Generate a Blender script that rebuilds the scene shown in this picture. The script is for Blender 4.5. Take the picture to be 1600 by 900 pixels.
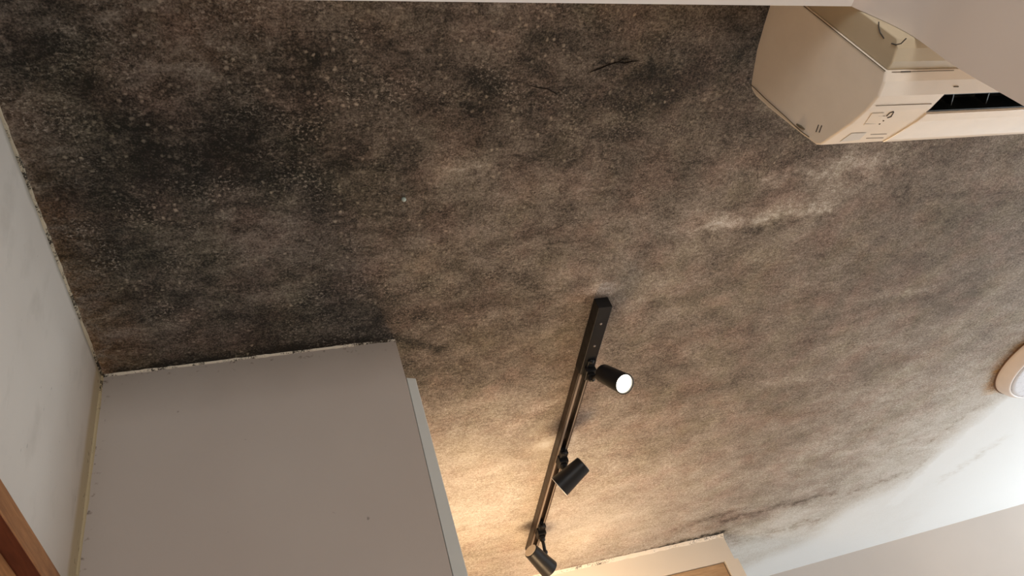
import bpy, bmesh, math, random
import numpy as np
from mathutils import Vector, Matrix
random.seed(4)
for o in list(bpy.data.objects): bpy.data.objects.remove(o)
C = bpy.context.scene.collection
S = bpy.context.scene

# ------------------------------------------------------------ camera
FPX = 1172.0                      # focal length in pixels of a 1600 wide frame
EYE = 1.40                        # eye height; the ceiling is 1 m higher
CEIL = EYE + 1.0
def _cam():
    vz = np.array([326-800, 450+734, -FPX]); v1 = np.array([585-800, 450-1663, -FPX])
    Z = vz/np.linalg.norm(vz); Y = v1 - Z*(v1@Z); Y /= np.linalg.norm(Y); X = np.cross(Y, Z)
    return np.array([X, Y, Z])
RM = _cam()
cd = bpy.data.cameras.new('camera'); cam = bpy.data.objects.new('camera', cd); C.objects.link(cam)
cd.sensor_width = 36; cd.lens = FPX/1600*36; cd.clip_start = 0.01
M4 = Matrix([list(RM[0])+[0], list(RM[1])+[0], list(RM[2])+[EYE], [0, 0, 0, 1]])
cam.matrix_world = M4
S.camera = cam

# ------------------------------------------------------------ world, lights, exposure
S.view_settings.view_transform = 'Standard'; S.view_settings.look = 'None'
S.view_settings.exposure = 0.0; S.view_settings.gamma = 1.0
S.view_settings.use_curve_mapping = False
W = bpy.data.worlds.new('world'); S.world = W; W.use_nodes = True
bg = W.node_tree.nodes['Background']; bg.inputs[0].default_value = (0.80, 0.90, 1.0, 1); bg.inputs[1].default_value = 1.2
def area(name, loc, aim, sx, sy, power, col):
    l = bpy.data.lights.new(name, 'AREA'); l.shape = 'RECTANGLE'; l.size = sx; l.size_y = sy
    l.energy = power; l.color = col
    o = bpy.data.objects.new(name, l); C.objects.link(o); o.location = loc
    o.rotation_euler = (Vector(aim)-Vector(loc)).to_track_quat('-Z', 'Y').to_euler()
    return o
# daylight through the right window, then two added fill lights
area('window_daylight', (4.27, 2.0, 1.25), (2.6, 1.75, 1.9), 1.2, 1.5, 57, (0.85, 0.94, 1.0))
area('added_rear_fill', (0.1, -1.95, 1.35), (0.2, 1.0, 1.5), 1.3, 1.3, 31, (1.0, 0.95, 0.90))  # added unseen fill behind the camera, brightens the near walls and air conditioner
k = bpy.data.lights.new('added_warm_fill', 'POINT'); k.energy = 17; k.color = (1.0, .67, .37); k.shadow_soft_size = .10  # added warm fill behind the partition, no fixture; evens out the ceiling glow
ko = bpy.data.objects.new('added_warm_fill', k); C.objects.link(ko); ko.location = (.49, 1.93, 1.84)

# ------------------------------------------------------------ helpers
def ray(x, y):
    return RM @ np.array([x-800, 450-y, -FPX])
def atz(x, y, h):                 # the point seen at a pixel, h metres above the eye
    d = ray(x, y); p = d*h/d[2]; return Vector((p[0], p[1], p[2]+EYE))
def atx(x, y, X):
    d = ray(x, y); p = d*X/d[0]; return Vector((p[0], p[1], p[2]+EYE))
def aty(x, y, Y):
    d = ray(x, y); p = d*Y/d[1]; return Vector((p[0], p[1], p[2]+EYE))
def depth(p):
    q = np.array([p[0], p[1], p[2]-EYE]); return -(RM.T @ q)[2]

def link(name, bm, mat, parent=None, smooth=False, kind=None, bevel=0):
    me = bpy.data.meshes.new(name); bmesh.ops.recalc_face_normals(bm, faces=bm.faces)
    bm.to_mesh(me); bm.free()
    o = bpy.data.objects.new(name, me); C.objects.link(o)
    if mat: me.materials.append(mat)
    if smooth:
        for p in me.polygons: p.use_smooth = True
    if parent is not None:
        o.parent = parent
        o.matrix_parent_inverse = parent.matrix_world.inverted()
    if kind: o['kind'] = kind
    if bevel:
        m = o.modifiers.new('bevel', 'BEVEL'); m.width = bevel; m.segments = 3; m.limit_method = 'ANGLE'; m.angle_limit = math.radians(35)
    return o
def box(bm, x0, x1, y0, y1, z0, z1):
    v = [bm.verts.new(p) for p in [(x0,y0,z0),(x1,y0,z0),(x1,y1,z0),(x0,y1,z0),(x0,y0,z1),(x1,y0,z1),(x1,y1,z1),(x0,y1,z1)]]
    for f in [(0,3,2,1),(4,5,6,7),(0,1,5,4),(1,2,6,5),(2,3,7,6),(3,0,4,7)]: bm.faces.new([v[i] for i in f])
def boxes(*bs):
    bm = bmesh.new()
    for b in bs: box(bm, *b)
    return bm
def prism(bm, pts, off):          # polygon extruded by a vector
    a = [bm.verts.new(p) for p in pts]; b = [bm.verts.new(Vector(p)+Vector(off)) for p in pts]
    bm.faces.new(a); bm.faces.new(b[::-1]); n = len(pts)
    for i in range(n): bm.faces.new([a[i], b[i], b[(i+1) % n], a[(i+1) % n]])
def lathe(bm, origin, axis, prof, n=40, close=False):
    a = Vector(axis).normalized(); u = a.orthogonal().normalized(); w = a.cross(u)
    rings = []
    for (r, t) in prof:
        if r < 1e-6: rings.append([bm.verts.new(Vector(origin)+a*t)])
        else: rings.append([bm.verts.new(Vector(origin)+a*t+(u*math.cos(k*2*math.pi/n)+w*math.sin(k*2*math.pi/n))*r) for k in range(n)])
    for i in range(len(rings)-1):
        A, B = rings[i], rings[i+1]
        for k in range(n):
            q = [A[k % len(A)], A[(k+1) % n % len(A)], B[(k+1) % n % len(B)], B[k % len(B)]]
            q2 = []
            for v in q:
                if v not in q2: q2.append(v)
            if len(q2) > 2: bm.faces.new(q2)
def tube(bm, pts, r, n=10):
    pts = [Vector(p) for p in pts]; prev = None
    for i, p in enumerate(pts):
        t = (pts[min(i+1, len(pts)-1)]-pts[max(i-1, 0)]).normalized()
        u = t.orthogonal().normalized() if prev is None else (prev_u - t*prev_u.dot(t)).normalized()
        prev_u = u; w = t.cross(u); rr = r[i] if isinstance(r, (list, tuple)) else r
        ring = [bm.verts.new(p+(u*math.cos(k*2*math.pi/n)+w*math.sin(k*2*math.pi/n))*rr) for k in range(n)]
        if prev is not None:
            for k in range(n): bm.faces.new([prev[k], prev[(k+1) % n], ring[(k+1) % n], ring[k]])
        else: bm.faces.new(ring[::-1])
        prev = ring
    bm.faces.new(prev)
def empty(name, loc, label, cat, group=None):
    o = bpy.data.objects.new(name, None); C.objects.link(o); o.location = loc; o.empty_display_size = .05
    o['label'] = label; o['category'] = cat
    if group: o['group'] = group
    bpy.context.view_layer.update()
    return o

class NT:
    def __init__(s, name):
        s.m = bpy.data.materials.new(name); s.m.use_nodes = True; s.t = s.m.node_tree; s.b = s.t.nodes['Principled BSDF']
        s.co = s.t.nodes.new('ShaderNodeTexCoord').outputs['Object']
    def n(s, t, **k):
        x = s.t.nodes.new(t)
        for a, v in k.items(): setattr(x, a, v)
        return x
    def put(s, sock, v):
        if hasattr(v, 'is_output'): s.t.links.new(v, sock)
        else: sock.default_value = v
    def noise(s, scale, detail=4, rough=.55, vec=None, dist=0):
        x = s.n('ShaderNodeTexNoise'); s.put(x.inputs['Vector'], s.co if vec is None else vec)
        x.inputs['Scale'].default_value = scale; x.inputs['Detail'].default_value = detail
        x.inputs['Roughness'].default_value = rough; x.inputs['Distortion'].default_value = dist
        return x.outputs['Fac']
    def scaled(s, sc, rot=(0,0,0)):
        x = s.n('ShaderNodeMapping'); s.put(x.inputs['Vector'], s.co); x.inputs['Scale'].default_value = sc; x.inputs['Rotation'].default_value = rot
        return x.outputs[0]
    def math(s, op, a, b=0, c=0, clamp=False):
        x = s.n('ShaderNodeMath', operation=op); x.use_clamp = clamp
        s.put(x.inputs[0], a); s.put(x.inputs[1], b); s.put(x.inputs[2], c); return x.outputs[0]
    def mr(s, v, a, b, c=0, d=1):
        x = s.n('ShaderNodeMapRange'); s.put(x.inputs[0], v)
        for i, q in zip((1,2,3,4), (a,b,c,d)): x.inputs[i].default_value = q
        return x.outputs[0]
    def mix(s, f, a, b, mode='MIX'):
        x = s.n('ShaderNodeMix', data_type='RGBA', blend_type=mode)
        s.put(x.inputs[0], f); s.put(x.inputs[6], a if hasattr(a, 'is_output') else (*a, 1)); s.put(x.inputs[7], b if hasattr(b, 'is_output') else (*b, 1))
        return x.outputs[2]
    def ramp(s, v, stops):
        x = s.n('ShaderNodeValToRGB'); s.put(x.inputs[0], v); e = x.color_ramp.elements
        while len(e) < len(stops): e.new(.5)
        for q, (p, c) in zip(e, stops): q.position = p; q.color = (*c, 1)
        return x.outputs[0]
    def bump(s, h, strength=.2, dist=.002):
        x = s.n('ShaderNodeBump'); x.inputs['Strength'].default_value = strength; x.inputs['Distance'].default_value = dist
        s.put(x.inputs['Height'], h); s.t.links.new(x.outputs[0], s.b.inputs['Normal'])
    def xyz(s):
        x = s.n('ShaderNodeSeparateXYZ'); s.put(x.inputs[0], s.co); return x.outputs
    def end(s, col, rough=.6, metal=0, spec=.5):
        s.put(s.b.inputs['Base Color'], col if hasattr(col, 'is_output') else (*col, 1))
        s.put(s.b.inputs['Roughness'], rough); s.b.inputs['Metallic'].default_value = metal
        s.b.inputs['Specular IOR Level'].default_value = spec
        return s.m

def paint(name, col, rough=.75, var=.04, specks=0.0, speck_col=(.10,.085,.06), cloud=3.0):
    t = NT(name); n1 = t.noise(cloud, 4)
    c = t.mix(t.mr(n1, .3, .7), tuple(x*(1-var) for x in col), tuple(min(1, x*(1+var)) for x in col))
    if specks:
        clump = t.mr(t.noise(7, 3), .50, .72)
        sp = t.mr(t.noise(120, 2, .6, t.scaled((1, 1, .45))), .70-.02*specks, .80)
        c = t.mix(t.math('MULTIPLY', t.math('MULTIPLY', sp, clump), specks, clamp=True), c, speck_col)
    t.bump(t.noise(260, 3), .06, .001)
    return t.end(c, rough, spec=.3)
def plastic(name, col, rough=.4, spec=.5):
    t = NT(name); n = t.noise(30, 3)
    c = t.mix(n, tuple(x*.93 for x in col), tuple(min(1, x*1.06) for x in col))
    r = t.mr(t.noise(60, 3), .3, .7, rough*.85, rough*1.15)
    return t.end(c, r, spec=spec)
def wood(name, dark, light, sc=(30, 2, 30), rough=.45):
    t = NT(name); v = t.scaled(sc); n = t.noise(1.6, 8, .6, v, 1.2); f = t.noise(9, 4, .6, v)
    c = t.mix(t.mr(n, .3, .7), dark, light); c = t.mix(t.mr(f, .35, .75, 0, .45), c, tuple(x*.55 for x in dark))
    t.bump(f, .12, .001)
    return t.end(c, rough, spec=.35)
def glow(name, col, strength):
    t = NT(name); t.b.inputs['Emission Color'].default_value = (*col, 1); t.b.inputs['Emission Strength'].default_value = strength
    n = t.noise(20, 2); return t.end(t.mix(n, (.8,.8,.75), (.85,.85,.8)), .3)

# walls: off-white paint; the left one is speckled and has a yellowed strip in the corner by the partition
def wall_left_mat():
    t = NT('speckled_off_white_paint')
    c = t.mix(t.mr(t.noise(3.2, 5), .3, .7), (.62,.565,.505), (.70,.65,.59))
    gr = t.mr(t.noise(9, 5, .6, t.scaled((1, 1.6, .9))), .55, .78, 0, .38)
    c = t.mix(gr, c, (.40,.36,.31))
    y = t.xyz()[1]; z = t.xyz()[2]
    yy = t.math('ADD', y, t.math('MULTIPLY', t.math('SUBTRACT', t.noise(18, 3), .5), .012))
    band = t.mr(yy, 1.072, 1.084)
    c = t.mix(t.math('MULTIPLY', band, .85), c, (.52,.43,.27))
    top = t.mr(t.math('ADD', z, t.math('MULTIPLY', t.noise(26, 4), .012)), CEIL-.010, CEIL+.004)
    c = t.mix(t.math('MULTIPLY', top, .8), c, (.22,.19,.13))
    sp = t.mr(t.noise(110, 2, .5, t.scaled((1, 1.3, .5))), .72, .79)
    c = t.mix(t.math('MULTIPLY', sp, t.mr(t.noise(6, 2), .45, .6)), c, (.10,.09,.07))
    near = t.mr(y, 1.09, 1.115); sp2 = t.mr(t.noise(85, 3), .60, .68)
    c = t.mix(t.math('MULTIPLY', near, sp2), c, (.09,.07,.045))
    t.bump(t.noise(220, 3), .08, .001)
    return t.end(c, .8, spec=.25)
def wall_part_mat():
    t = NT('greyed_off_white_paint')
    c = t.mix(t.mr(t.noise(2.4, 3), .3, .7), (.42,.365,.325), (.45,.40,.36))
    z = t.xyz()[2]; x = t.xyz()[0]
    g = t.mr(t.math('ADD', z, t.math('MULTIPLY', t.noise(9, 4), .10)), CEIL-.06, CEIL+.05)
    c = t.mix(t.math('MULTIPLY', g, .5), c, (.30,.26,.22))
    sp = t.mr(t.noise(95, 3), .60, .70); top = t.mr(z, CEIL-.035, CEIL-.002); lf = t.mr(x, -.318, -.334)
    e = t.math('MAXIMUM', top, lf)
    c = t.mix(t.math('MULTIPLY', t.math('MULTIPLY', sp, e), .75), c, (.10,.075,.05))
    s3 = t.mr(t.noise(55, 2), .765, .80); c = t.mix(t.math('MULTIPLY', s3, .6), c, (.15,.13,.11))
    t.bump(t.noise(240, 3), .05, .001)
    return t.end(c, .7, spec=.3)
def caulk_mat(name, thr, base=(.62,.56,.44), axis_scale=(1,1,1)):
    t = NT(name); n = t.math('ADD', t.math('MULTIPLY', t.noise(16, 4, .6), .55), t.math('MULTIPLY', t.noise(230, 4, .8), .47))
    c = t.mix(t.mr(n, thr, thr+.07), base, (.035,.028,.02))
    t.bump(t.noise(200, 3), .4, .002)
    return t.end(c, .8, spec=.2)

# ------------------------------------------------------------ ceiling
def ceiling_mat():
    t = NT('mouldy_plaster')
    a = t.n('ShaderNodeAttribute', attribute_name='mould'); sep = t.n('ShaderNodeSeparateColor'); t.t.links.new(a.outputs['Color'], sep.inputs[0])
    D, rust, pale = sep.outputs[0], sep.outputs[1], sep.outputs[2]
    st = t.scaled((1.0, 1.7, 1), (0, 0, .12))
    big = t.noise(4.2, 5, .6, st, .4); mid = t.noise(19, 6, .68, t.scaled((1.0, 1.35, 1), (0, 0, .12)), .6); fine = t.noise(110, 5, .75, t.scaled((1, 1.25, 1))); grain = t.noise(330, 3, .7)
    def c(n, k): return t.math('MULTIPLY', t.math('SUBTRACT', n, .5), k)
    edge = t.mr(D, .0, .36, .04, 1)                                     # clean paint shows no blotches
    v = t.math('ADD', c(big, .28), t.math('MULTIPLY', c(mid, 1), t.mr(pale, .2, 1, .28, .95))); v = t.math('ADD', v, c(fine, .88)); v = t.math('ADD', v, c(grain, .95))
    v = t.math('ADD', D, t.math('MULTIPLY', v, edge))
    col = t.ramp(v, [(0, (.78,.785,.78)), (.14, (.62,.59,.545)), (.32, (.40,.35,.298)), (.52, (.235,.198,.165)), (.70, (.130,.106,.086)), (.86, (.058,.048,.039)), (1, (.022,.020,.017))])
    tint = t.noise(6, 4, .6)
    col = t.mix(t.math('MULTIPLY', t.mr(tint, .42, .68), t.mr(D, .55, .85, 0, .55)), col, t.mix(1, col, (.80,.90,.86), 'MULTIPLY'))
    col = t.mix(t.math('MULTIPLY', rust, t.mr(mid, .35, .65)), col, t.mix(1, col, (1.3,.86,.42), 'MULTIPLY'))
    # pale grains of bare plaster scattered through the mould
    vor = t.n('ShaderNodeTexVoronoi'); wv = t.n('ShaderNodeTexNoise'); t.put(wv.inputs['Vector'], t.co); wv.inputs['Scale'].default_value = 190; wv.inputs['Detail'].default_value = 2
    wm = t.n('ShaderNodeVectorMath', operation='MULTIPLY_ADD'); t.t.links.new(wv.outputs['Color'], wm.inputs[0]); wm.inputs[1].default_value = (.006,.006,.006); t.t.links.new(t.co, wm.inputs[2])
    t.t.links.new(wm.outputs[0], vor.inputs['Vector']); vor.inputs['Scale'].default_value = 105
    vd = vor.outputs['Distance']; vc = t.n('ShaderNodeSeparateColor'); t.t.links.new(vor.outputs['Color'], vc.inputs[0])
    dot = t.math('MULTIPLY', t.mr(vd, .40, .12), t.mr(vc.outputs[0], .62, .95))
    dot = t.math('MULTIPLY', dot, t.mr(t.noise(11, 3), .42, .62)); dot = t.math('MULTIPLY', dot, pale)
    col = t.mix(t.math('MULTIPLY', dot, 1.0, clamp=True), col, (.42,.36,.28))
    fl = t.noise(190, 3, .65, t.scaled((1, 1.15, 1)))
    cl1 = t.mr(t.noise(13, 4, .65), .44, .64); cl2 = t.mr(t.noise(15, 4, .65, t.scaled((1, 1.3, 3.1))), .46, .62)
    k1 = t.math('MULTIPLY', t.math('MULTIPLY', t.mr(fl, .535, .66), cl1), t.mr(pale, .1, 1, .30, 1))
    col = t.mix(t.math('MULTIPLY', t.math('MULTIPLY', k1, t.mr(D, .08, .4)), .72), col, (.47,.41,.34))
    dk = t.math('MULTIPLY', t.mr(t.noise(150, 3, .65), .54, .68), cl2)
    col = t.mix(t.math('MULTIPLY', t.math('MULTIPLY', dk, t.mr(D, .03, .4)), .80), col, t.mix(1, col, (.36,.33,.31), 'MULTIPLY'))
    h1 = t.mr(t.noise(10, 4, .6), .46, .66); h2 = t.mr(t.noise(8.5, 4, .6, t.scaled((1, 1, 1), (0, 0, 1.1))), .48, .68)
    dd = t.mr(D, .1, .5)
    col = t.mix(t.math('MULTIPLY', h1, t.math('MULTIPLY', dd, .55)), col, t.mix(1, col, (1.10,.92,.90), 'MULTIPLY'))
    col = t.mix(t.math('MULTIPLY', h2, t.math('MULTIPLY', dd, .38)), col, t.mix(1, col, (.98,1.02,.84), 'MULTIPLY'))
    t.bump(t.math('ADD', fine, t.math('MULTIPLY', grain, .6)), .45, .0015)
    return t.end(col, .85, spec=.2)

# stain map: (pixel x, pixel y of the place on the ceiling, amount of mould); turned into metres on the ceiling once
MOULD = [
 (0,0,.78),(150,0,.74),(300,0,.68),(450,0,.70),(600,0,.72),(750,0,.68),(900,0,.70),(1050,0,.70),(1200,0,.78),
 (0,75,.80),(90,90,.97),(160,60,.80),(230,90,.66),(330,90,.70),(430,75,.76),(540,95,.86),(640,75,.76),(780,75,.72),(900,80,.72),(1030,70,.74),(1150,70,.80),
 (30,150,.66),(110,140,1.0),(190,150,.76),(290,140,.80),(400,150,.86),(480,130,.88),(560,110,.94),(600,150,.80),(720,160,.96),(830,140,.84),(900,170,.78),(1010,150,.84),(1060,150,.84),(1150,160,.76),
 (50,230,.66),(130,240,.90),(230,200,.86),(330,230,.93),(450,200,1.0),(570,230,.78),(690,190,.76),(800,220,.72),(930,220,.72),(1050,220,.74),(1150,230,.72),(1250,240,.74),(1400,240,.62),(1600,235,.56),
 (80,310,.80),(165,280,1.02),(260,270,1.02),(360,265,1.04),(470,260,.97),(560,280,.80),(620,300,.86),(700,270,.62),(800,300,.66),(900,300,.66),(1050,300,.64),(1160,300,.66),(1260,310,.56),(1350,260,.48),(1430,290,.60),(1600,300,.60),
 (90,380,.84),(180,350,.92),(300,340,.76),(400,350,.82),(500,340,.74),(600,360,.72),(700,360,.66),(800,370,.66),(900,370,.62),(1000,360,.60),(1100,350,.44),(1190,345,.48),(1270,325,.42),(1130,390,.66),(1300,380,.60),(1400,370,.56),(1500,360,.64),(1600,370,.56),
 (130,450,.78),(200,430,.82),(300,420,.80),(400,400,.66),(500,410,.74),(540,440,.80),(600,430,.68),(700,440,.66),(800,440,.66),(900,430,.60),(1000,450,.56),(1100,440,.56),(1200,440,.56),(1300,450,.52),(1400,430,.56),(1500,440,.58),(1600,450,.48),
 (170,540,.74),(260,520,.78),(350,500,.78),(450,480,.76),(520,500,.84),(590,510,.97),(540,520,.95),(450,535,.90),(300,560,.84),(650,520,.78),(700,510,.68),(800,520,.66),(880,510,.56),(1000,540,.62),(1100,530,.58),(1200,540,.56),(1260,520,.60),(1300,560,.50),(1400,540,.50),(1500,540,.46),(1600,520,.42),
 (660,580,.74),(740,580,.66),(820,580,.64),(880,590,.52),(1030,600,.62),(1100,620,.60),(1200,620,.56),(1300,640,.46),(1400,620,.36),(1500,610,.32),(1540,590,.34),(1535,618,.22),(1572,640,.0),(1600,640,.0),
 (680,640,.48),(760,640,.42),(840,640,.40),(930,640,.48),(1000,680,.46),(1100,680,.48),(1200,690,.48),(1300,700,.38),(1400,680,.30),(1450,690,.25),(1495,655,.20),(1520,635,.20),(1540,660,.0),(1510,690,.0),(1480,720,.0),(1580,700,.0),
 (700,700,.28),(760,720,.26),(820,740,.27),(930,740,.34),(1000,760,.32),(1100,750,.40),(1180,780,.42),(1290,770,.36),(1230,740,.38),(1360,750,.21),(1410,730,.22),(1390,790,.05),(1440,765,.0),(1550,760,.0),
 (720,780,.24),(760,800,.24),(800,830,.25),(760,870,.34),(820,890,.24),(900,820,.22),(980,820,.22),(1060,810,.34),(1130,820,.40),(1150,800,.42),(1180,840,.14),(1250,820,.14),(1350,810,.0),(1250,880,.0),
 (900,880,.34),(1000,855,.30),(1100,830,.42),(740,895,.40),
]
def ceiling():
    x0, x1, y0, y1 = -.345, 3.3, .36, 2.95
    xs = np.concatenate([[-.345-.06], np.linspace(x0, x1, 610), [3.8, 4.4]]); ys = np.concatenate([[-2.1, -1, 0], np.linspace(y0, y1, 430), [3.1]])
    Xg, Yg = np.meshgrid(xs, ys); nx, ny = len(xs), len(ys)
    cp = np.array([[*(atz(a, b, 1.0))[:2], d] for a, b, d in MOULD])
    num = np.zeros_like(Xg); den = np.zeros_like(Xg)
    for cx, cy, d in cp:
        s = .036+.030*(cy-.4); r2 = ((Xg-cx)**2+(Yg-cy)**2)/(s*s); k = np.exp(-.5*r2)+1e-4/(1+r2)**2; num += k*d; den += k
    D = num/den
    rs = np.random.RandomState(7)
    def vn(sx, sy):               # soft random field, sx by sy metres per cell
        gx, gy = Xg/sx+50, Yg/sy+50; T = rs.rand(1200, 1200); ix, iy = np.floor(gx).astype(int), np.floor(gy).astype(int)
        fx, fy = gx-ix, gy-iy; fx = fx*fx*(3-2*fx); fy = fy*fy*(3-2*fy); ix %= 1199; iy %= 1199
        return (T[iy, ix]*(1-fx)+T[iy, ix+1]*fx)*(1-fy)+(T[iy+1, ix]*(1-fx)+T[iy+1, ix+1]*fx)*fy
    N1, N2, N3 = vn(.012, .008), vn(.03, .018), vn(.09, .05)
    D = np.where(D > .35, D-.015, D)
    D = D+(.10*(N2-.5)+.08*(N3-.5))*np.clip(D*3, 0, 1)
    P = np.zeros_like(D)
    rough_ = .15+.9*N1*2*(.4+N2)
    def pt(a, b): p = atz(a, b, 1.0); return p[0], p[1]
    def blob(px, py, sx, sy, amt, ang=0):
        nonlocal D
        cx, cy = pt(px, py); c, s = math.cos(ang), math.sin(ang); u = (Xg-cx)*c+(Yg-cy)*s; v = -(Xg-cx)*s+(Yg-cy)*c
        D = D+amt*np.exp(-.5*((u/sx)**2+(v/sy)**2))*(.6+.4*rough_)
    def seg(a, b, w, amt, wob=.006, f=40):
        nonlocal D, P
        (ax, ay), (bx, by) = pt(*a), pt(*b); L2 = (bx-ax)**2+(by-ay)**2
        t = np.clip(((Xg-ax)*(bx-ax)+(Yg-ay)*(by-ay))/L2, 0, 1)
        wv = wob*np.sin(t*f)+wob*.6*np.sin(t*f*2.3+1)
        n = math.sqrt(L2); d = ((Xg-ax)*-(by-ay)+(Yg-ay)*(bx-ax))/n+wv
        dd = np.hypot(d, np.maximum(0, np.hypot(Xg-ax-t*(bx-ax), Yg-ay-t*(by-ay))-np.abs(d)))
        D = D+amt*np.exp(-.5*(dd/w)**2)*rough_
        if amt < -.12 and max(a[0], b[0]) < 1450: P = P+1.2*np.exp(-.5*(dd/(w*1.3))**2)
    # scuffed pale ridges, plaster patches by the track, ring mark, grey smears before the clean part
    seg((1040,362),(1190,348),.012,-.09,.004,14); seg((1130,352),(1290,325),.014,-.15,.005,17); seg((1110,366),(1290,340),.012,.16,.004,12)
    seg((1190,275),(1400,248),.014,-.14,.006,12); seg((700,268),(760,258),.010,-.16)
    seg((1330,470),(1460,450),.010,-.10,.003); seg((1100,300),(1330,262),.012,-.07,.006,20)
    blob(855,692,.026,.020,-.26); blob(893,683,.014,.018,-.20); blob(943,450,.030,.014,-.26)
    seg((690,545),(640,540),.012,.1)
    seg((1130,815),(1300,770),.016,.20,.008,16); seg((1150,845),(1270,815),.03,.10,.01,9); seg((1060,825),(1140,800),.010,.14,.004)
    seg((1405,780),(1470,722),.016,-.20,.010,14); seg((1465,725),(1575,632),.018,-.22,.012,14); seg((1440,700),(1520,640),.006,.10,.010,30); seg((1420,745),(1450,715),.006,.10,.008,30)
    seg((1300,712),(1480,676),.007,-.06,.004,9); seg((1200,600),(1330,585),.010,-.08,.004,9); seg((1560,690),(1480,745),.02,.06,.01,18)
    seg((1330,770),(1420,735),.012,.10,.006,16)
    cx, cy = pt(1407, 300); D = D+.16*np.exp(-.5*((np.hypot((Xg-cx)*1.0, (Yg-cy)*1.1)-.016)/.004)**2)
    seg((200,582),(612,529),.008,.6,.002,60); seg((165,592),(10,200),.006,-.12,.002,60)
    seg((880,893),(1125,833),.010,.6,.002,60)
    rust = np.clip(1-(Xg+.335)/.10, 0, 1)*np.clip((Yg-.5)/.3, 0, 1)*np.clip((1.2-Yg)/.1, 0, 1)*.9+.35*np.exp(-((Xg+.1)**2+(Yg-.42)**2)/.02)
    cx, cy = 2.30, 1.554; rr = np.hypot(Xg-cx, Yg-cy); rust = rust+1.0*np.exp(-.5*((rr-.21)/.022)**2)*(Yg < 1.74); D = D+.16*np.exp(-.5*((rr-.21)/.016)**2)*(Yg < 1.72)
    pale = np.clip(1.15-.55*(Yg-.35), .12, 1)*np.clip(1.2-(Xg+.3)*.42, .25, 1)
    pale = np.clip(pale+P, 0, 1)
    D = np.clip(D, 0, 1)
    me = bpy.data.meshes.new('ceiling'); co = np.stack([Xg, Yg, np.full_like(Xg, CEIL)], -1).reshape(-1, 3)
    idx = np.arange(nx*ny).reshape(ny, nx)
    fa = np.stack([idx[:-1,:-1], idx[1:,:-1], idx[1:,1:], idx[:-1,1:]], -1).reshape(-1, 4)
    me.vertices.add(len(co)); me.vertices.foreach_set('co', co.ravel())
    me.loops.add(fa.size); me.loops.foreach_set('vertex_index', fa.ravel().astype(np.int32))
    me.polygons.add(len(fa)); me.polygons.foreach_set('loop_start', np.arange(0, fa.size, 4, dtype=np.int32))
    me.update(calc_edges=True)
    at = me.attributes.new('mould', 'FLOAT_COLOR', 'POINT')
    at.data.foreach_set('color', np.stack([D, np.clip(rust, 0, 1), pale, np.ones_like(D)], -1).ravel().astype(np.float32))
    o = bpy.data.objects.new('ceiling', me); C.objects.link(o); me.materials.append(ceiling_mat()); o['kind'] = 'structure'
    return o
ceil_ob = ceiling()
crack_m = plastic('crack_black', (.02,.016,.013), .9, .1)
bm = bmesh.new()
def cr(pxs, r=.0010):
    tube(bm, [atz(a, b, .9995) for a, b in pxs], [r*.4]+[r]*(len(pxs)-2)+[r*.3], 6)
cr([(922,113),(938,107),(952,101),(966,97),(976,99),(988,96),(1000,95)]); cr([(966,97),(973,93),(984,92)], .0007); cr([(976,99),(984,104)], .0007)
cr([(826,133),(840,137),(856,139),(868,146),(872,149)], .0007); cr([(856,139),(862,132)], .0005)
link('crack', bm, crack_m, ceil_ob)
bm = bmesh.new(); p = atz(631, 312, .997); lathe(bm, p, (0,0,-1), [(0,-.003),(.0035,-.003),(.004,.0005),(.0025,.003),(0,.004)], 14)
link('water_drop', bm, plastic('wet_bead', (.5,.62,.58), .08, .8), ceil_ob, True)

# ------------------------------------------------------------ walls and floor
XL, XR, YB = -.338, 4.3, -2.0
t = NT('grey_floor_tiles'); br = t.n('ShaderNodeTexBrick'); t.put(br.inputs['Vector'], t.co); br.inputs['Scale'].default_value = 1.7; br.offset = 0
br.inputs['Color1'].default_value = (.76,.73,.69,1); br.inputs['Color2'].default_value = (.72,.69,.65,1); br.inputs['Mortar'].default_value = (.28,.25,.22,1); br.inputs['Mortar Size'].default_value = .006
floor_m = t.end(br.outputs[0], .5)
link('floor', boxes((XL-.12, XR+.1, YB-.1, 3.15, -.1, 0)), floor_m, kind='structure')
mL = wall_left_mat()
DY0, DY1, DZ = .15, 1.055, EYE+.537           # opening of the wooden door in the left wall
link('wall_left', boxes((XL-.12, XL, YB, DY0, 0, CEIL), (XL-.12, XL, DY1, 3.0, 0, CEIL), (XL-.12, XL, DY0, DY1, DZ+.01, CEIL)), mL, kind='structure')
mP = wall_part_mat()
bm = bmesh.new(); tl = aty(617, 530, 1.115)
prism(bm, [(XL, 1.115, 0), (.194, 1.115, 0), (.1915, 1.115, EYE+.88), (.1875, 1.115, CEIL), (XL, 1.115, CEIL)], (0, .11, 0))
link('wall_partition', bm, mP, kind='structure')
m_trim = paint('pale_blue_white_paint', (.56,.57,.54), .55, .05, specks=.4)
bm = bmesh.new(); prism(bm, [(.196, 1.117, 0), (.232, 1.117, 0), (.2165, 1.117, EYE+.47), (.2095, 1.117, EYE+.898), (.1925, 1.117, EYE+.903)], (0, .05, 0))
link('trim_1', bm, m_trim, kind='structure', bevel=.0015)
mF = paint('beige_wall_paint', (.62,.555,.505), .8, .03)
bm = bmesh.new(); A, B = atz(1200, 900, 1.0), atz(1600, 787, 1.0); d = (B-A).normalized(); a = A-d*2.2; b = A+d*2.75; n = Vector((-d.y, d.x, 0))*.12
prism(bm, [(a.x,a.y,0),(b.x,b.y,0),(b.x+n.x,b.y+n.y,0),(a.x+n.x,a.y+n.y,0)], (0,0,CEIL))
link('wall_far', bm, mF, kind='structure')
mB = paint('cream_wall_paint', (.74,.69,.62), .75, .03)
BY = 2.355
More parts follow.
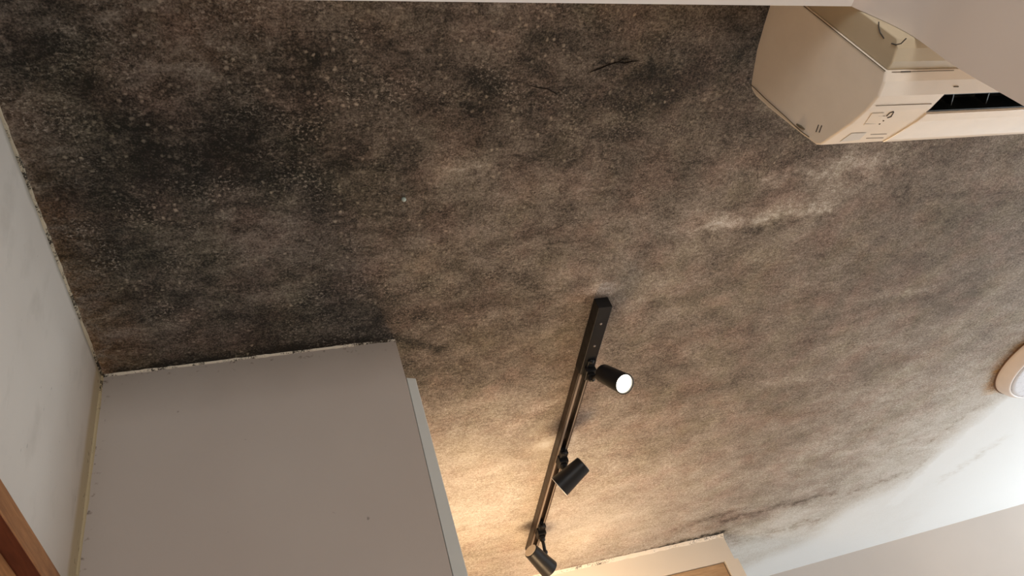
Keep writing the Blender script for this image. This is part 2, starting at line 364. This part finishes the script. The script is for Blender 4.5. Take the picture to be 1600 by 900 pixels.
link('wall_bulkhead', boxes((XL, 1.373, BY, 2.84, EYE+.907, CEIL), (1.334, 1.386, BY, 2.84, 0, EYE+.907), (XL, .45, BY, 2.84, 0, EYE+.907)), mB, kind='structure')
# right wall with its window opening, rear wall with an opening added to let light in
mR = paint('warm_white_paint', (.66,.61,.55), .8, .03)
link('wall_right', boxes((XR, XR+.1, YB, 1.3, 0, CEIL), (XR, XR+.1, 2.6, 3.0, 0, CEIL), (XR, XR+.1, 1.3, 2.6, 0, .45), (XR, XR+.1, 1.3, 2.6, 2.1, CEIL)), mR, kind='structure')
link('wall_back', boxes((XL, -.5+.0, YB-.1, YB, 0, CEIL), (.8, XR, YB-.1, YB, 0, CEIL), (-.5, .8, YB-.1, YB, 0, .7), (-.5, .8, YB-.1, YB, 2.05, CEIL)), mR, kind='structure')
mW = paint('white_window_frame', (.75,.75,.73), .4, .02)
link('window_1', boxes((XR+.02, XR+.06, 1.3, 1.36, .45, 2.1), (XR+.02, XR+.06, 2.54, 2.6, .45, 2.1), (XR+.02, XR+.06, 1.93, 1.97, .45, 2.1), (XR+.02, XR+.06, 1.3, 2.6, .45, .51), (XR+.02, XR+.06, 1.3, 2.6, 2.04, 2.1)), mW, kind='structure')
# wall with the opening the camera looks through: header and right jamb
mN = paint('grey_beige_paint', (.75,.685,.64), .8, .03, specks=.25)
mS = paint('lit_soffit_paint', (.90,.89,.89), .7, .04, specks=1.0)  # header underside: light from below is put into its whiter colour
NY0, NY1 = .16, .347
e = [aty(*q, NY1) for q in [(1330,10),(1417,51),(1493,104),(1600,166)]]
hz = e[0].z
def cat(P, n=8):                  # smooth run through the corner points
    P = [P[0]*2-P[1]]+P+[P[-1]*2-P[-2]]; out = []
    for i in range(1, len(P)-2):
        for k in range(n):
            t = k/n; a, b, c, d = P[i-1:i+3]
            out.append(.5*((2*b)+(c-a)*t+(2*a-5*b+4*c-d)*t*t+(3*b-a-3*c+d)*t**3))
    return out+[P[-2]]
e = cat(e)
bm = bmesh.new(); pts = [(e[0].x, NY1, CEIL)] + [tuple(p) for p in e] + [(e[-1].x+.006, NY1, 0), (XR, NY1, 0), (XR, NY1, CEIL)]
prism(bm, pts, (0, NY0-NY1, 0))
wn = link('wall_near', bm, mN, kind='structure', smooth=True); wn.modifiers.new('e', 'EDGE_SPLIT').split_angle = math.radians(30)
bm = bmesh.new(); z0 = aty(700, 0, NY1).z
prism(bm, [(XL, NY1, z0+.004), (e[0].x, NY1, hz), (e[0].x, NY1, CEIL), (XL, NY1, CEIL)], (0, NY0-NY1, 0))
link('trim_2', bm, mS, kind='structure')
# caulk lines where walls meet the ceiling
def bead(name, a, b, w, mat, dirn):
    bm = bmesh.new(); a, b = Vector(a), Vector(b); u = Vector(dirn[0])*w; v = Vector(dirn[1])*w
    n = 60; prev = None; rnd = random.Random(name)
    for i in range(n+1):
        p = a.lerp(b, i/n); k = .75+.5*rnd.random()
        ring = [bm.verts.new(p), bm.verts.new(p+u*k), bm.verts.new(p+(u+v)*k*.62), bm.verts.new(p+v*k)]
        if prev:
            for j in range(4): bm.faces.new([prev[j], prev[(j+1) % 4], ring[(j+1) % 4], ring[j]])
        else: bm.faces.new(ring)
        prev = ring
    bm.faces.new(prev[::-1]); return link(name, bm, mat, kind='structure')
ck1 = caulk_mat('mouldy_caulk', .53, (.48,.41,.30)); ck2 = caulk_mat('blackened_caulk', .50, (.66,.60,.50)); ck3 = caulk_mat('yellowed_caulk', .60, (.46,.38,.24), (1,1,1))
ck4 = caulk_mat('cracked_caulk', .54, (.80,.74,.66))
bead('trim_3', (XL, .40, CEIL), (XL, 1.115, CEIL), .0035, ck1, ((1,0,0),(0,0,-1)))
bead('trim_4', (XL, 1.115, CEIL), (.187, 1.115, CEIL), .0036, ck2, ((0,-1,0),(0,0,-1)))
bead('trim_5', (XL, 1.115, .5), (XL, 1.115, CEIL), .004, ck3, ((1,0,0),(0,-1,0)))
bead('trim_6', (XL+.2, BY, CEIL), (1.373, BY, CEIL), .009, ck4, ((0,-1,0),(0,0,-1)))

# wooden door in the left wall: casing, lining step and leaf
wd = wood('reddish_brown_wood', (.22,.085,.028), (.50,.23,.09), (30, 3, 30)); wd2 = wood('dark_brown_wood', (.14,.035,.016), (.24,.07,.03), (30, 3, 30))
CX = -.326
d1 = link('door_1', boxes((-.40, -.349, DY0+.002, DY1-.002, .005, DZ-.002)), wd, kind='structure')
cas = link('door_frame', boxes((XL, CX, DY0-.05, DY1+.033, DZ, EYE+.570), (XL, CX, DY1, DY1+.033, 0, DZ), (XL, CX, DY0-.05, DY0, 0, DZ)), wd, d1, bevel=.002)
link('door_lining', boxes((XL-.012, XL+.011, DY0, DY1, DZ-.0005, DZ+.009)), wd2, d1)
bm = bmesh.new(); lathe(bm, (-.349, .25, 1.0), (1,0,0), [(0,0),(.025,0),(.025,.006),(.009,.008),(.009,.04),(.022,.048),(.025,.06),(.018,.07),(0,.072)], 24)
link('door_handle', bm, plastic('brass_knob', (.5,.38,.18), .3), d1, True)
# pale wood door below the bulkhead
wl = wood('light_tan_wood', (.42,.27,.15), (.58,.40,.24), (3, 30, 30), .5)
link('door_2', boxes((.452, 1.329, BY+.004, BY+.034, .01, EYE+.9045)), wl, kind='structure', bevel=.001)

# ------------------------------------------------------------ air conditioner
AX0, AX1 = .74, 1.53
outline = [(1390,98),(1381,128),(1372,151),(1352,174),(1329,194),(1303,212),(1287,223),(1281,226.5),(1274,226),(1252,210),(1227,190),(1201,169),(1180,150),(1174,140),(1173,131),(1175,118),(1182,77),(1193,38),(1202,9)]
prof = [(atx(a, b, AX0).y, atx(a, b, AX0).z) for a, b in outline]
SEAMY = .386
prof[0] = (SEAMY, prof[0][1])
zb = prof[0][1]; zt = prof[-1][1]+.004
ac = empty('air_conditioner', (1.13, NY1, EYE+.69), 'cream wall mounted air conditioner with open black air outlet beside the grey wall corner', 'air conditioner')
ac_m = plastic('aged_cream_plastic', (.84,.765,.665), .42, .45); ac_rear = plastic('tan_cream_plastic', (.56,.47,.33), .5, .4)  # ac_rear: darker tan than the casing
dark = plastic('outlet_black', (.010,.012,.012), .35, .5); seam_m = plastic('dark_seam_plastic', (.13,.105,.07), .7, .2)  # seam_m: dark brown for seams and latches
ink = plastic('printed_grey', (.16,.15,.13), .6); ink_dark = plastic('printed_black', (.05,.045,.04), .6)
# outlet position along the bottom curve: from profile index space
OY0, OY1 = .4175, .4515
def zprof(y):
    q = [p for p in prof[:8]]
    for (ya, za), (yb, zb_) in zip(q, q[1:]):
        if min(ya, yb) <= y <= max(ya, yb): return za+(zb_-za)*(y-ya)/(yb-ya)
    return q[0][1]
OX0, OX1 = .847, 1.47
# casing: end pieces full profile, middle piece without the outlet strip
bm = bmesh.new()
full = [(y, z) for y, z in prof] + [(SEAMY, zt)]
def sec(x0, x1, pr): prism(bm, [(x0, y, z) for y, z in pr], (x1-x0, 0, 0))
sec(AX0, OX0, full); sec(OX1, AX1, full)
lo = [(SEAMY, zb)] + [p for p in prof[1:8] if p[0] < OY0-.002] + [(OY0, zprof(OY0)), (OY0, zprof(OY0)+.05), (SEAMY, zprof(OY0)+.05)]
sec(OX0, OX1, lo)
fr = [(OY1, zprof(OY1))] + [p for p in prof[:8] if p[0] > OY1] + prof[8:] + [(SEAMY, zt), (SEAMY, zb+.055), (OY1, zb+.055)]
sec(OX0, OX1, fr)
bmesh.ops.recalc_face_normals(bm, faces=bm.faces)
bmesh.ops.bevel(bm, geom=[e_ for e_ in bm.edges if all(abs(v.co.x-AX0) < 1e-5 for v in e_.verts)], offset=.003, segments=3, affect='EDGES', profile=.5)
link('casing', bm, ac_m, ac)
# chassis against the wall, a little slimmer
bm = bmesh.new(); sh = .004
rb = atx(1417, 51, AX0+sh); 
prism(bm, [(AX0+sh, SEAMY, zb+.002), (AX0+sh, SEAMY-.012, zb+.001), (AX0+sh, .358, zb+.004), (AX0+sh, NY1+.0005, zb+.010), (AX0+sh, NY1+.0005, zt-.004), (AX0+sh, SEAMY, zt-.004)], (AX1-AX0-2*sh, 0, 0))
link('back_chassis', bm, ac_rear, ac, bevel=.002)
# outlet interior: dark duct with vanes and a slanted left cheek
bm = bmesh.new(); zo = zprof(.455)
box(bm, OX0+.001, OX1-.001, OY0+.0005, OY1-.0005, zo+.030, zo+.034)
out = link('air_outlet', bm, dark, ac)
bm = bmesh.new(); prism(bm, [(OX0+.0005, OY0+.0005, zprof(OY0)+.001), (OX0+.0005, OY1-.0005, zprof(OY1)+.001), (OX0+.0005, OY1-.0005, zo+.03), (OX0+.0005, OY0+.0005, zo+.03)], (.002,0,0)); box(bm, OX0, OX1, OY0+.0004, OY0+.002, zprof(OY0)+.002, zo+.03); box(bm, OX0, OX1, OY1-.002, OY1-.0004, zprof(OY1)+.001, zo+.03)
link('outlet_lining', bm, dark, out)
vane_m = plastic('dark_grey_vane', (.016,.017,.017), .4)
for k in range(9):
    x = OX0+.035+k*.062
    bm = bmesh.new(); prism(bm, [(x, OY0+.003, zo+.004), (x+.012, OY1-.004, zo+.006), (x+.012, OY1-.004, zo+.028), (x, OY0+.003, zo+.028)], (.0015, 0, 0))
    link('air_vane', bm, vane_m, out)
# front flap with glossy lower lip
gl = plastic('glossy_cream_plastic', (.88,.81,.72), .12, .6)
bm = bmesh.new(); cr_ = [p for p in prof[:8] if p[0] > OY1]; fp = [(OY1+.002, zprof(OY1+.002))]+cr_
pts = [(OX0+.002, y, z-.0025) for y, z in fp] + [(OX0+.002, y, z+.001) for y, z in fp[::-1]]
prism(bm, pts, (OX1-OX0-.002, 0, 0))
link('outlet_flap', bm, gl, ac, bevel=.001)
# seams, labels and marks lying on the surfaces
def under(x, y, dz=.0006): return Vector((x, y, zprof(y)-dz))
def on_bottom(px, py):
    y = .44
    for _ in range(30):
        p = atz(px, py, zprof(y)-EYE); y = min(max(p.y, SEAMY+.001), .523)
    return under(p.x, y)
def ln(name, mat, *polys, r=.0006):
    bm = bmesh.new()
    for p in polys: tube(bm, p, r, 6)
    return link(name, bm, mat, ac)
ln('panel_seam', seam_m, [on_bottom(1368,165), on_bottom(1455,162)], [on_bottom(1397,105), on_bottom(1493,104)], r=.0004)
s_pts = [atx(a, b, AX0-.0004) for a, b in [(1173,132),(1200,158),(1227,182),(1250,204),(1264,214)]]
ln('side_seam', seam_m, s_pts, r=.0006)
ln('side_seam', seam_m, [(AX0-.0002, SEAMY, zb), (AX0-.0002, SEAMY, zt)], r=.0006)
bm = bmesh.new(); tube(bm, [atx(a, b, AX0-.0008) for a, b in [(1245,194),(1251,198),(1257,202)]], [.0012,.0022,.0010], 8); link('side_latch', bm, seam_m, ac)
ln('vent_slot', ink_dark, [atx(1279,195,AX0-.0004), atx(1275,206,AX0-.0004)], r=.0008)
ln('vent_slot', ink_dark, [atx(1284,196,AX0-.0004), atx(1280,207,AX0-.0004)], r=.0008)
ln('knockout_mark', ink_dark, [atx(a, b, AX0+sh-.0006) for a, b in [(1373,34),(1373,43),(1375,51),(1381,60)]], [atx(a, b, AX0+sh-.0006) for a, b in [(1393,68),(1400,70),(1408,68),(1416,60)]], r=.0008)
ln('knockout_mark', ink_dark, [on_bottom(a, b) for a, b in [(1430,68),(1432,74),(1435,78),(1439,80)]], r=.0008)
ln('latch_mark', seam_m, [on_bottom(1490,135), on_bottom(1497,135)], r=.0008)
def sticker(name, pxs, mat, th=.0004):
    bm = bmesh.new(); q = [on_bottom(*p) for p in pxs]; prism(bm, q, (0, 0, -th)); return link(name, bm, mat, ac)
sticker('info_sticker', [(1362,177),(1381,176),(1372,193),(1349,195)], plastic('pale_sticker', (.80,.72,.61), .5))
sticker('blue_sticker', [(1330,208),(1353,207),(1342,218),(1312,221)], plastic('pale_blue_sticker', (.68,.67,.64), .5))
for q in [((1351,193),(1368,193)), ((1372,181),(1383,181)), ((1360,210),(1385,209)), ((1353,216),(1380,215))]: ln('printed_text', ink, [on_bottom(*q[0]), on_bottom(*q[1])], r=.00035)
ln('printed_logo', ink_dark, [on_bottom(a, b) for a, b in [(1385,181),(1390,176),(1396,174)]], [on_bottom(a, b) for a, b in [(1386,184),(1392,182),(1396,175)]], [on_bottom(1379,189), on_bottom(1381,188)], [on_bottom(1373,194), on_bottom(1375,193)], r=.0007)

# ------------------------------------------------------------ round ceiling light
cl = empty('ceiling_light', (2.30, 1.554, CEIL), 'round white flush ceiling light with brown stain around its rim', 'ceiling light')
LR = .205
bm = bmesh.new(); lathe(bm, (2.30,1.554,CEIL), (0,0,-1), [(0,0),(LR,0),(LR+.001,.004),(LR-.001,.010),(LR-.008,.026),(LR-.018,.036),(LR-.023,.039),(LR-.0245,.037),(0,.036)], 96)
link('rim', bm, plastic('pinkish_white_rim', (.86,.78,.73), .4), cl, True)
bm = bmesh.new(); lathe(bm, (2.30,1.554,CEIL), (0,0,-1), [(0,.036),(LR-.0255,.037),(LR-.027,.040),(LR-.04,.0415),(0,.043)], 96)
link('diffuser', bm, plastic('milky_diffuser', (.74,.77,.84), .3), cl, True)
bm = bmesh.new(); lathe(bm, (2.30,1.554,CEIL), (0,0,-1), [(LR-.002,.0005),(LR+.0045,.0005),(LR+.0045,.003),(LR-.002,.003)], 96)
link('base_gasket', bm, plastic('rusty_gasket', (.20,.11,.06), .7), cl, True)

# ------------------------------------------------------------ track and spotlights
TX0, TX1, TY0, TY1, TH = .604, .634, 1.062, 2.13, .022
blk = plastic('black_metal', (.007,.007,.008), .42, .3); blk2 = plastic('satin_black', (.009,.009,.010), .42, .28); rail_m = plastic('warm_lit_rail', (.035,.022,.015), .4, .4); lip_m = plastic('worn_black_lip', (.24,.20,.17), .35, .6)  # rail_m: brown tint paints warm lamp light onto the black rail
rail = empty('track_rail', (.619, 1.6, CEIL), 'long black lighting track fixed to the mouldy ceiling', 'lighting track')
zr = CEIL-TH
bm = boxes((TX0, TX1, TY0+.01, TY1, CEIL-.006, CEIL), (TX0, TX0+.005, TY0+.01, TY1, zr, CEIL-.006), (TX1-.005, TX1, TY0+.01, TY1, zr, CEIL-.006))
link('rail_profile', bm, rail_m, rail, bevel=.0008)
link('rail_lip', boxes((TX0+.0042, TX0+.0095, TY0+.02, TY1, zr-.0002, zr+.0015), (TX1-.0065, TX1-.0035, TY0+.02, TY1, zr-.0002, zr+.0015)), lip_m, rail)
link('feed_box', boxes((TX0-.001, TX1+.001, TY0, TY0+.215, zr-.007, CEIL)), blk, rail, bevel=.0015)
link('end_cap', boxes((TX0-.0005, TX1+.0005, TY1-.004, TY1+.006, zr-.001, CEIL)), blk, rail, bevel=.001)
for a in (.05, .12):
    bm = bmesh.new(); lathe(bm, (.619, TY0+a, zr-.0068), (0,0,-1), [(0,0),(.003,0),(.0025,.0012),(0,.0015)], 14)
    link('screw', bm, lip_m, rail, True)

def solve(base, px, L, near=True):
    d = Vector(ray(*px)); d.normalize(); o = Vector((0,0,EYE)); bv = base-o; t = bv.dot(d); c = bv.dot(bv)-L*L; disc = t*t-c
    s = math.sqrt(disc) if disc > 0 else 0
    return o+d*(t-s*near)
warm = (1.0, .66, .34); ring_m = plastic('lit_mouth_ring', (.85,.82,.76), .4); cap_m = plastic('cream_cap', (.62,.52,.40), .5)  # ring_m: pale colour paints the lit edge of a lamp mouth
def spotlight(label, ty, base_px, h, mouth_px, L, near, r0, r1, arm, power, bulb_e, angle, up=(0,0,0), ring=False, foot_px=None):
    base = atz(*base_px, h); mouth = solve(base, mouth_px, L, near); ax = (mouth-base).normalized()
    L = (mouth-base).length
    root = empty('track_spotlight', (.619, ty, zr), label, 'spotlight', 'spotlights on the black track')
    z1 = zr-.002
    bm = boxes((TX0+.009, TX1-.001, ty-.034, ty-.012, z1-.010, zr+.004), (TX0+.009, TX1-.006, ty-.036, ty+.030, z1-.002, zr+.008), (TX0+.006, TX1+.001, ty-.012, ty+.020, z1-.019, zr+.004), (TX0+.010, TX1-.004, ty-.006, ty+.012, z1-.026, z1-.019))
    link('track_adapter', bm, blk, root, bevel=.002)
    bm = bmesh.new(); lathe(bm, (TX1-.012, ty-.036, z1-.006), (0,1,0), [(0,0),(.006,0),(.006,.010),(0,.011)], 18); link('locking_lever', bm, blk, root, True)
    kn = Vector((.621, ty+.003, z1-.028))
    bm = bmesh.new(); tube(bm, [kn+Vector((0,0,.010)), kn], .0075, 16); bmesh.ops.create_uvsphere(bm, u_segments=18, v_segments=10, radius=.0085, matrix=Matrix.Translation(kn)); link('swivel', bm, blk, root, True)
    end = base+ax*L*arm
    bm = bmesh.new(); side = (kn-end); side -= ax*side.dot(ax); side.normalize(); rr = r0+(r1-r0)*arm
    if foot_px: side = atz(*foot_px, h)-end; side -= ax*side.dot(ax); side.normalize()
    foot = end+side*(rr+.003 if foot_px else rr*.9) if arm > 0 else base
    tube(bm, [kn, kn.lerp(foot, .5), foot], .0050, 14); bmesh.ops.create_uvsphere(bm, u_segments=16, v_segments=8, radius=.0075, matrix=Matrix.Translation(foot)); link('arm', bm, blk, root, True)
    bm = bmesh.new(); th = .002
    lathe(bm, base, ax, [(0,0),(r0-.002,0),(r0,.002),(r1,L-.001),(r1-.0008,L),(r1-th,L-.001),(r1*.80,L*.70),(r1*.3,L*.55),(0,L*.55)], 48)
    hs = link('housing', bm, blk2, root, True); m = hs.modifiers.new('e', 'EDGE_SPLIT'); m.split_angle = math.radians(40)
    bm = bmesh.new(); lathe(bm, base-ax*.0004, ax, [(0,-.0006),(r0-.0028,-.0006),(r0-.0022,.0002),(0,.0004)], 40)
    link('back_cap', bm, cap_m, root)
    bm = bmesh.new(); rb = r1*.86
    lathe(bm, base+ax*(L*.62), ax, [(0,0),(rb*.55,0),(rb*.95,L*.25),(rb,L*.33),(rb*.8,L*.36),(0,L*.37)], 40)
    link('bulb', bm, glow('bulb_glow_%d' % int(ty*100), (1.0,.86,.62), bulb_e), root, True)
    bm = bmesh.new(); lathe(bm, base, ax, [(r1-.0002,L-.0012),(r1+.0002,L-.0004),(r1-.0004,L+.0004),(r1-.0024,L+.0003),(r1-.0026,L-.001)], 48); link('mouth_ring', bm, ring_m if ring else blk2, root, True)
    if power:
        l = bpy.data.lights.new('spot_glow', 'SPOT'); l.energy = power; l.color = warm; l.spot_size = math.radians(angle); l.spot_blend = .9; l.shadow_soft_size = .012
        o = bpy.data.objects.new('spot_glow', l); C.objects.link(o); o.location = base+ax*(L*1.16)
        o.rotation_euler = (ax+Vector(up)).to_track_quat('-Z', 'Y').to_euler(); bpy.context.view_layer.update(); o.parent = root; o.matrix_parent_inverse = root.matrix_world.inverted()
    print('SPOT', ty, base, mouth, ax, depth(base))
    return root
spotlight('black track spotlight with its bright lit bulb facing the room, at the near end', 1.262, (942,583), .925, (976,600), .085, True, .0205, .0225, 0, 8, 14, 120)
spotlight('black track spotlight in the middle of the track, turned down to the left', 1.62, (912,725), .91, (873.8,761), .082, .55, .022, .028, .45, 1.2, 9, 165, (0,0,.0), True)
spotlight('black track spotlight at the far end of the track, seen from its back cap', 1.99, (829,860), .915, (858,889), .085, -1, .0215, .028, .55, 4, 9, 165, foot_px=(862,862))
